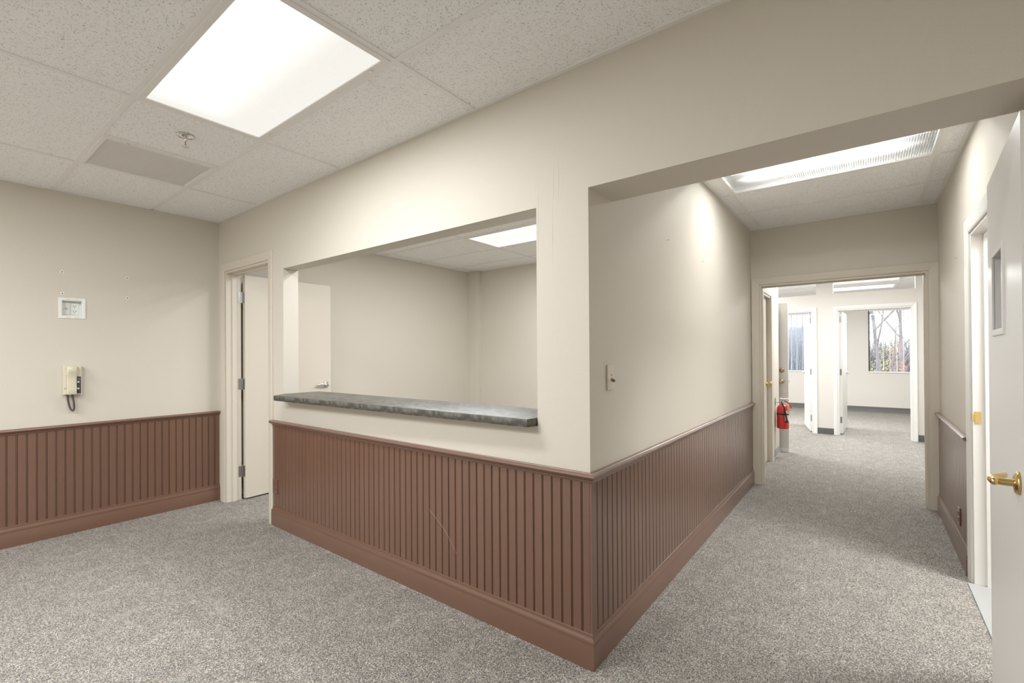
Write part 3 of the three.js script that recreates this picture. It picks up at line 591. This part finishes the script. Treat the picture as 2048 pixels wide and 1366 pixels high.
// intercom handset
{
  const t = thing('intercom_phone', 'cream wall intercom phone with dark button strip and short coiled cord', 'phone', [XL, 1.062, 1.021], Math.PI / 2);
  // local x to the right in view, y up, z out of the wall
  mesh('base', rbx(-0.052, 0.052, 0, 0.222, 0, 0.042, 0.006, 3), M.ivory, t);
  mesh('cradle', [rbx(-0.05, -0.034, 0.05, 0.215, 0.036, 0.05, 0.004, 2), rbx(-0.046, 0.02, 0.004, 0.03, 0.036, 0.048, 0.004, 2)], M.ivory, t);
  const s = new THREE.Shape([[0.040, 0.006], [0.066, 0.004], [0.071, 0.014], [0.071, 0.045], [0.066, 0.075], [0.065, 0.12], [0.068, 0.150], [0.078, 0.172], [0.080, 0.196], [0.074, 0.212], [0.062, 0.220], [0.040, 0.220], [0.038, 0.20], [0.046, 0.160], [0.047, 0.07], [0.040, 0.04]].map(([z, y]) => new THREE.Vector2(z, y)));
  const g = new THREE.ExtrudeGeometry(s, { depth: 0.040, bevelEnabled: true, bevelSize: 0.007, bevelThickness: 0.008, bevelSegments: 4, bevelOffset: -0.006 });
  g.rotateY(-Math.PI / 2); g.translate(0.012, 0, 0);            // side profile: z out, y up, extruded across x
  mesh('handset', toCreasedNormals(g, 0.9), M.ivory, t);
  mesh('ear_cap', (() => { const c = new THREE.SphereGeometry(0.025, 24, 16); c.scale(0.85, 0.9, 0.26); c.translate(-0.012, 0.19, 0.076); return c; })(), M.ivory, t);
  const b = mesh('button_strip', rbx(0.021, 0.0465, 0.008, 0.138, 0.040, 0.0445, 0.001, 1), M.darkGrey, t);
  mesh('button', rbx(0.024, 0.037, 0.091, 0.103, 0.044, 0.049, 0.002), M.whitePlastic, b); mesh('button', rbx(0.024, 0.037, 0.040, 0.052, 0.044, 0.049, 0.002), M.whitePlastic, b);
  mesh('label_window', rbx(0.026, 0.043, 0.116, 0.122, 0.044, 0.0455, 0.0005, 1), std(lin(0.3, 0.29, 0.27), 0.4), b);
  mesh('slide_switch', rbx(0.026, 0.032, 0.014, 0.034, 0.044, 0.047, 0.001, 1), M.black, b);
  const path = new THREE.CatmullRomCurve3([[-0.028, 0.004, 0.03], [-0.026, -0.03, 0.034], [-0.018, -0.085, 0.034], [-0.008, -0.116, 0.032], [0.001, -0.124, 0.032], [0.008, -0.112, 0.034], [0.007, -0.07, 0.036], [0.001, -0.025, 0.040], [-0.004, 0.003, 0.045]].map((v) => V3(...v)));
  const pts = [], fr = path.computeFrenetFrames(720, false), turns = 56;
  for (let i = 0; i <= 720; i++) { const a = i / 720 * turns * 2 * Math.PI, c = path.getPointAt(i / 720); pts.push(c.addScaledVector(fr.normals[i], Math.cos(a) * 0.0052).addScaledVector(fr.binormals[i], Math.sin(a) * 0.0052)); }
  mesh('coiled_cord', new THREE.TubeGeometry(new THREE.CatmullRomCurve3(pts), 900, 0.0021, 5), M.cord, t);
}
// light switch on the corridor wall
{
  const t = thing('light_switch', 'beige key and toggle switch plate on the corridor wall near the corner', 'switch', [0, 1.238, -0.197], Math.PI / 2);
  mesh('plate', rbx(-0.037, 0.037, -0.058, 0.058, 0, 0.009, 0.0035, 3), M.plate, t);
  mesh('toggle', (() => { const g = rbx(-0.0045, 0.0045, -0.006, 0.006, 0, 0.02, 0.002); g.rotateX(0.5); g.translate(0, -0.008, 0.008); return g; })(), std(lin(0.2, 0.17, 0.13), 0.4), t);
  mesh('toggle_slot', bx(-0.006, 0.006, -0.013, 0.013, 0.0088, 0.0094), M.plate, t);
  mesh('keyhole', cyl([0, 0.012, 0.0085], [0, 0.012, 0.0097], 0.0035, 0.0035, 12), M.black, t);
  for (const y of [0.032, -0.032]) mesh('plate_screw', cyl([0, y, 0.008], [0, y, 0.0102], 0.003, 0.0024, 12), M.whitePlastic, t);
}
// brown painted receptacles in the wainscot
function receptacle(label, pos, ry) {
  const t = thing('wall_outlet', label, 'outlet', pos, ry);
  mesh('plate', rbx(-0.035, 0.035, -0.057, 0.057, 0, 0.007, 0.0025, 2), M.brown, t);
  for (const y of [0.02, -0.02]) {
    const r = mesh('socket', rbx(-0.0165, 0.0165, y - 0.0145, y + 0.0145, 0.004, 0.0095, 0.0025, 2), M.brown, t);
    mesh('slot', [bx(-0.0075, -0.0055, y - 0.002, y + 0.006, 0.0094, 0.0099), bx(0.0055, 0.0075, y - 0.002, y + 0.006, 0.0094, 0.0099), cyl([0, y - 0.0075, 0.0094], [0, y - 0.0075, 0.0099], 0.0025, 0.0025, 10)], M.black, r);
  }
  mesh('plate_screw', cyl([0, 0, 0.006], [0, 0, 0.0082], 0.0028, 0.0022, 10), M.brown, t);
}
receptacle('brown painted outlet in the counter wainscot beside the open door', [-2.786, 0.312, 0.0092], 0);
receptacle('brown painted outlet in the short wainscot on the corridor right wall', [C - 0.0092, 0.27, -2.405], -Math.PI / 2);
// nails left in the corridor walls
for (const [pos, ry, label] of [[[C, 1.966, -2.465], -Math.PI / 2, 'small bare nail high on the corridor right wall'], [[0, 2.025, -0.983], Math.PI / 2, 'small bare nail high on the corridor left wall nearer the corner'], [[0, 2.01, -1.722], Math.PI / 2, 'small bare nail high on the corridor left wall nearer the far doorway']]) {
  const t = thing('nail', label, 'nail', pos, ry);
  mesh('shank', cyl([0, 0, -0.004], [0.001, 0.004, 0.014], 0.0011, 0.0011, 8), M.steel, t); mesh('head', cyl([0.001, 0.004, 0.014], [0.0011, 0.0044, 0.0155], 0.0026, 0.0026, 10), M.steel, t);
}
// paint runs on the pier and a scratch on the boards
for (const [x, y0, y1] of [[-0.178, 2.03, 2.235], [-0.150, 2.04, 2.235], [-0.262, 1.75, 2.19], [-0.185, 1.72, 2.03]]) mesh('paint_run', tube([[x, y1, -0.0006], [x + 0.002, (y0 + y1) / 2, -0.0001], [x - 0.003, y0, -0.0006]], 0.0010, 12, 6), M.paintRun, wc);
mesh('scratch', tube([[-1.005, 0.482, 0.0086], [-0.93, 0.43, 0.0088], [-0.86, 0.37, 0.0088], [-0.795, 0.29, 0.0086]], 0.0011, 24, 5), std(lin(0.42, 0.30, 0.24), 0.7), wc);
// fire extinguisher
{
  const t = thing('fire_extinguisher', 'red fire extinguisher with black hose hung on the rear hall wall', 'fire extinguisher', [0.082, 0.372, -5.06], 0.35);
  mesh('cylinder', lathe([[0, 0.004], [0.056, 0.004], [0.062, 0.0], [0.068, 0.006], [0.069, 0.02], [0.069, 0.235], [0.066, 0.262], [0.054, 0.288], [0.036, 0.303], [0.024, 0.308], [0.022, 0.316], [0, 0.316]], 40), M.red, t);
  mesh('valve', [cyl([0, 0.308, 0], [0, 0.345, 0], 0.017, 0.015, 16), rbx(-0.013, 0.03, 0.335, 0.362, -0.013, 0.013, 0.004)], M.steel, t);
  mesh('gauge', cyl([0, 0.338, 0.012], [0, 0.338, 0.024], 0.015, 0.015, 20), M.whitePlastic, t);
  const bar = (pts, w) => { const g = tube(pts, w, 16, 8); g.scale(1, 1, 1.5); return g; };
  mesh('carry_handle', bar([[0.0, 0.35, 0], [0.045, 0.345, 0], [0.085, 0.30, 0], [0.10, 0.262, 0]], 0.007), M.red, t);
  mesh('squeeze_lever', bar([[-0.035, 0.385, 0], [0.0, 0.376, 0], [0.05, 0.378, 0], [0.075, 0.37, 0]], 0.0075), M.paper, t);
  mesh('hose', tube([[-0.012, 0.343, 0.012], [-0.02, 0.335, 0.052], [-0.006, 0.29, 0.078], [0.006, 0.23, 0.084], [0.02, 0.16, 0.083], [0.024, 0.13, 0.082]], 0.0085, 40, 10), M.black, t);
  mesh('nozzle', cyl([0.024, 0.135, 0.082], [0.03, 0.085, 0.083], 0.009, 0.014, 14), std(lin(0.05, 0.012, 0.03), 0.4), t);
  mesh('strap', lathe([[0.0692, 0.178], [0.0712, 0.178], [0.0712, 0.196], [0.0692, 0.196], [0.0692, 0.178]], 40), M.black, t);
  const lab = new THREE.CylinderGeometry(0.0696, 0.0696, 0.13, 20, 1, true, 0.1, 1.3); lab.translate(0, 0.17, 0); mesh('paper_label', lab, std(lin(0.72, 0.72, 0.7), 0.6, { side: THREE.DoubleSide }), t);
  mesh('inspection_tag', (() => { const g = bx(-0.016, 0.016, -0.045, 0.045, -0.0006, 0.0006); g.rotateY(0.5); g.translate(0.05, 0.255, 0.052); return g; })(), std(lin(0.85, 0.35, 0.12), 0.6), t);
  mesh('wall_hook', [bx(-0.088, -0.084, 0.29, 0.39, -0.014, 0.014), bx(-0.086, -0.012, 0.328, 0.334, -0.006, 0.006)], M.steel, t);
}

// ------------------------------------------------------------------ outside the office windows
const GY = -3.6;
structMesh('ground', bx(-90, 90, GY - 0.3, GY, -150, -13), std(lin(0.15, 0.15, 0.155), 0.95));
function growTree(label, pos, height, lean, seedIn, depthMax, spread, color) {
  seed = seedIn;
  const t = thing('bare_tree', label, 'tree', pos), bark = std(color, 0.95), trunk = [], limbs = [], twigs = [];
  const limb = (a, dir, len, r, level) => {
    const pts = [a.clone()], d = dir.clone(); let pnt = a.clone();
    for (let k = 0; k < 4; k++) { d.add(V3((rnd() - 0.5) * 0.22, 0.05, (rnd() - 0.5) * 0.22)).normalize(); pnt = pnt.clone().addScaledVector(d, len / 4); pts.push(pnt); }
    const g = new THREE.TubeGeometry(new THREE.CatmullRomCurve3(pts), level < 2 ? 8 : 4, r, level < 2 ? 8 : level < 4 ? 5 : 3, false), p = g.attributes.position, cv = new THREE.CatmullRomCurve3(pts);
    const rs = (level < 2 ? 8 : 4) + 1, per = p.count / rs;
    for (let i = 0; i < p.count; i++) { const u = Math.floor(i / per) / (rs - 1), c = cv.getPointAt(u), k = 1 - 0.45 * u; p.setXYZ(i, c.x + (p.getX(i) - c.x) * k, c.y + (p.getY(i) - c.y) * k, c.z + (p.getZ(i) - c.z) * k); }
    g.computeVertexNormals(); (level === 0 ? trunk : level < 3 ? limbs : twigs).push(g);
    if (level >= depthMax) return;
    const n = level === 0 ? 11 : level < 3 ? 6 : 3;
    for (let k = 0; k < n; k++) {
      const u = level === 0 ? 0.3 + 0.7 * (k + rnd() * 0.6) / n : 0.25 + 0.75 * (k + rnd()) / n, at = cv.getPointAt(Math.min(1, u)), az = rnd() * 6.283, side = V3(Math.cos(az), 0.1 + rnd() * 0.5, Math.sin(az));
      limb(at, d.clone().multiplyScalar(0.55).addScaledVector(side, spread).normalize(), len * (0.42 + rnd() * 0.25), r * (0.26 + rnd() * 0.2), level + 1);
    }
  };
  limb(V3(0, 0, 0), V3(lean, 1, 0).normalize(), height, height * 0.0095, 0);
  mesh('trunk', trunk, bark, t); mesh('limbs', limbs, bark, t); const tw = mesh('twigs', twigs, bark, t); tw.userData.kind = 'stuff';
  return t;
}
const bark1 = lin(0.24, 0.225, 0.235), bark2 = lin(0.27, 0.255, 0.262);
growTree('bare grey tree with the thickest trunk, left in the right office window', [1.74, GY, -19.5], 8.2, -0.045, 11, 5, 0.75, bark1);
growTree('bare grey tree with slimmer trunk at the right of the right office window', [2.76, GY, -30.5], 10.0, -0.03, 23, 5, 0.8, bark2);
growTree('bare tree standing before the pale building in the left office window', [-4.4, GY, -43.0], 7.8, 0.0, 59, 4, 0.85, bark1);
function shrub(label, pos, r, h, color, seedIn) {
  seed = seedIn; const t = thing('shrub', label, 'shrub', pos), leaves = [], stems = [];
  for (let k = 0; k < 900; k++) { const a = rnd() * 6.283, u = Math.cbrt(rnd()), b = Math.acos(2 * rnd() - 1), s = 0.03 + rnd() * 0.045, g = new THREE.PlaneGeometry(s, s * 1.5); g.rotateX(rnd() * 3); g.rotateY(rnd() * 6); g.translate(r * u * Math.sin(b) * Math.cos(a), h * 0.55 + h * 0.45 * u * Math.cos(b), r * u * Math.sin(b) * Math.sin(a)); leaves.push(g); }
  for (let k = 0; k < 9; k++) { const a = rnd() * 6.283; stems.push(cyl([0, 0, 0], [Math.cos(a) * r * 0.6, h * (0.6 + 0.3 * rnd()), Math.sin(a) * r * 0.6], 0.03, 0.01, 6)); }
  const f = mesh('foliage', leaves, phys(color, 0.9, { transmission: 0.3, thickness: 0, side: THREE.DoubleSide }), t); f.userData.kind = 'stuff'; mesh('stems', stems, M.cord, t);
}
shrub('yellow leaved small tree between the bare trees outside', [2.05, GY, -35.0], 0.75, 6.8, lin(0.60, 0.54, 0.33), 71);
shrub('rusty red leaved shrub between the bare trees outside', [2.02, GY, -25.0], 0.42, 5.6, lin(0.52, 0.33, 0.25), 83);
shrub('pale green leaved shrub outside the right office window', [1.45, GY, -33.0], 0.9, 5.2, lin(0.46, 0.46, 0.28), 95);
// pale office block far beyond the left window
{
  const t = thing('office_block', 'pale blue grey office block far beyond the left office window', 'building', [-7, GY, -60]);
  const wm = std(lin(0.50, 0.54, 0.62), 0.8), gm = std(lin(0.28, 0.34, 0.44), 0.2);
  mesh('wall', bx(-7, 7, 0, 7.4, -5, 0), wm, t);
  mesh('parapet', bx(-7.1, 7.1, 7.4, 7.8, -5.1, 0.1), wm, t);
  for (let f = 0; f < 2; f++) for (let k = 0; k < 9; k++) { const x = -6.4 + k * 1.5, y = 0.9 + f * 3.5; const w = mesh('window', ring(x, x + 1.1, y, y + 1.6, 0.06, 0.08), M.white, t); w.position.z = 0.0; mesh('pane', bx(x + 0.05, x + 1.05, y + 0.05, y + 1.55, 0.0, 0.03), gm, w); }
}
// far thickets of bare stems
function thicket(label, x0, x1, z0, z1, h0, h1, n, color, seedIn) {
  seed = seedIn; const st = [];
  for (let k = 0; k < n; k++) { const x = x0 + rnd() * (x1 - x0), z = z0 + rnd() * (z1 - z0), h = h0 + rnd() * (h1 - h0), a = (rnd() - 0.5) * 2.6, b = (rnd() - 0.5) * 1.5; st.push(cyl([x, GY, z], [x + a, GY + h, z + b], 0.045, 0.01, 3)); }
  const t = mesh(numbered('thicket'), st, std(color, 0.95), scene); t.userData = { kind: 'stuff', label, category: 'thicket' };
}
thicket('grey thicket of bare stems along the far edge of the ground', -2, 12, -78, -70, 3.4, 7.0, 3200, lin(0.36, 0.345, 0.36), 137);
thicket('blue grey thicket of bare stems before the pale office block', -11, -2.6, -58, -50, 4.0, 8.4, 1500, lin(0.36, 0.41, 0.49), 149);
// parked cars' worth of kerbs: pale kerb lines across the ground
for (const [z, w, label] of [[-19, 0.3, 'nearest pale kerb across the ground outside the office'], [-27, 0.3, 'middle pale kerb across the ground outside the office'], [-38, 0.4, 'farthest pale kerb across the ground outside the office']]) {
  const t = thing('kerb', label, 'kerb', [0, GY, z]); mesh('kerb_stone', rbx(-25, 25, 0, 0.16, -w / 2, w / 2, 0.03), std(lin(0.7, 0.7, 0.7), 0.9), t);
}

scene.add(camera);
renderer.render(scene, camera);
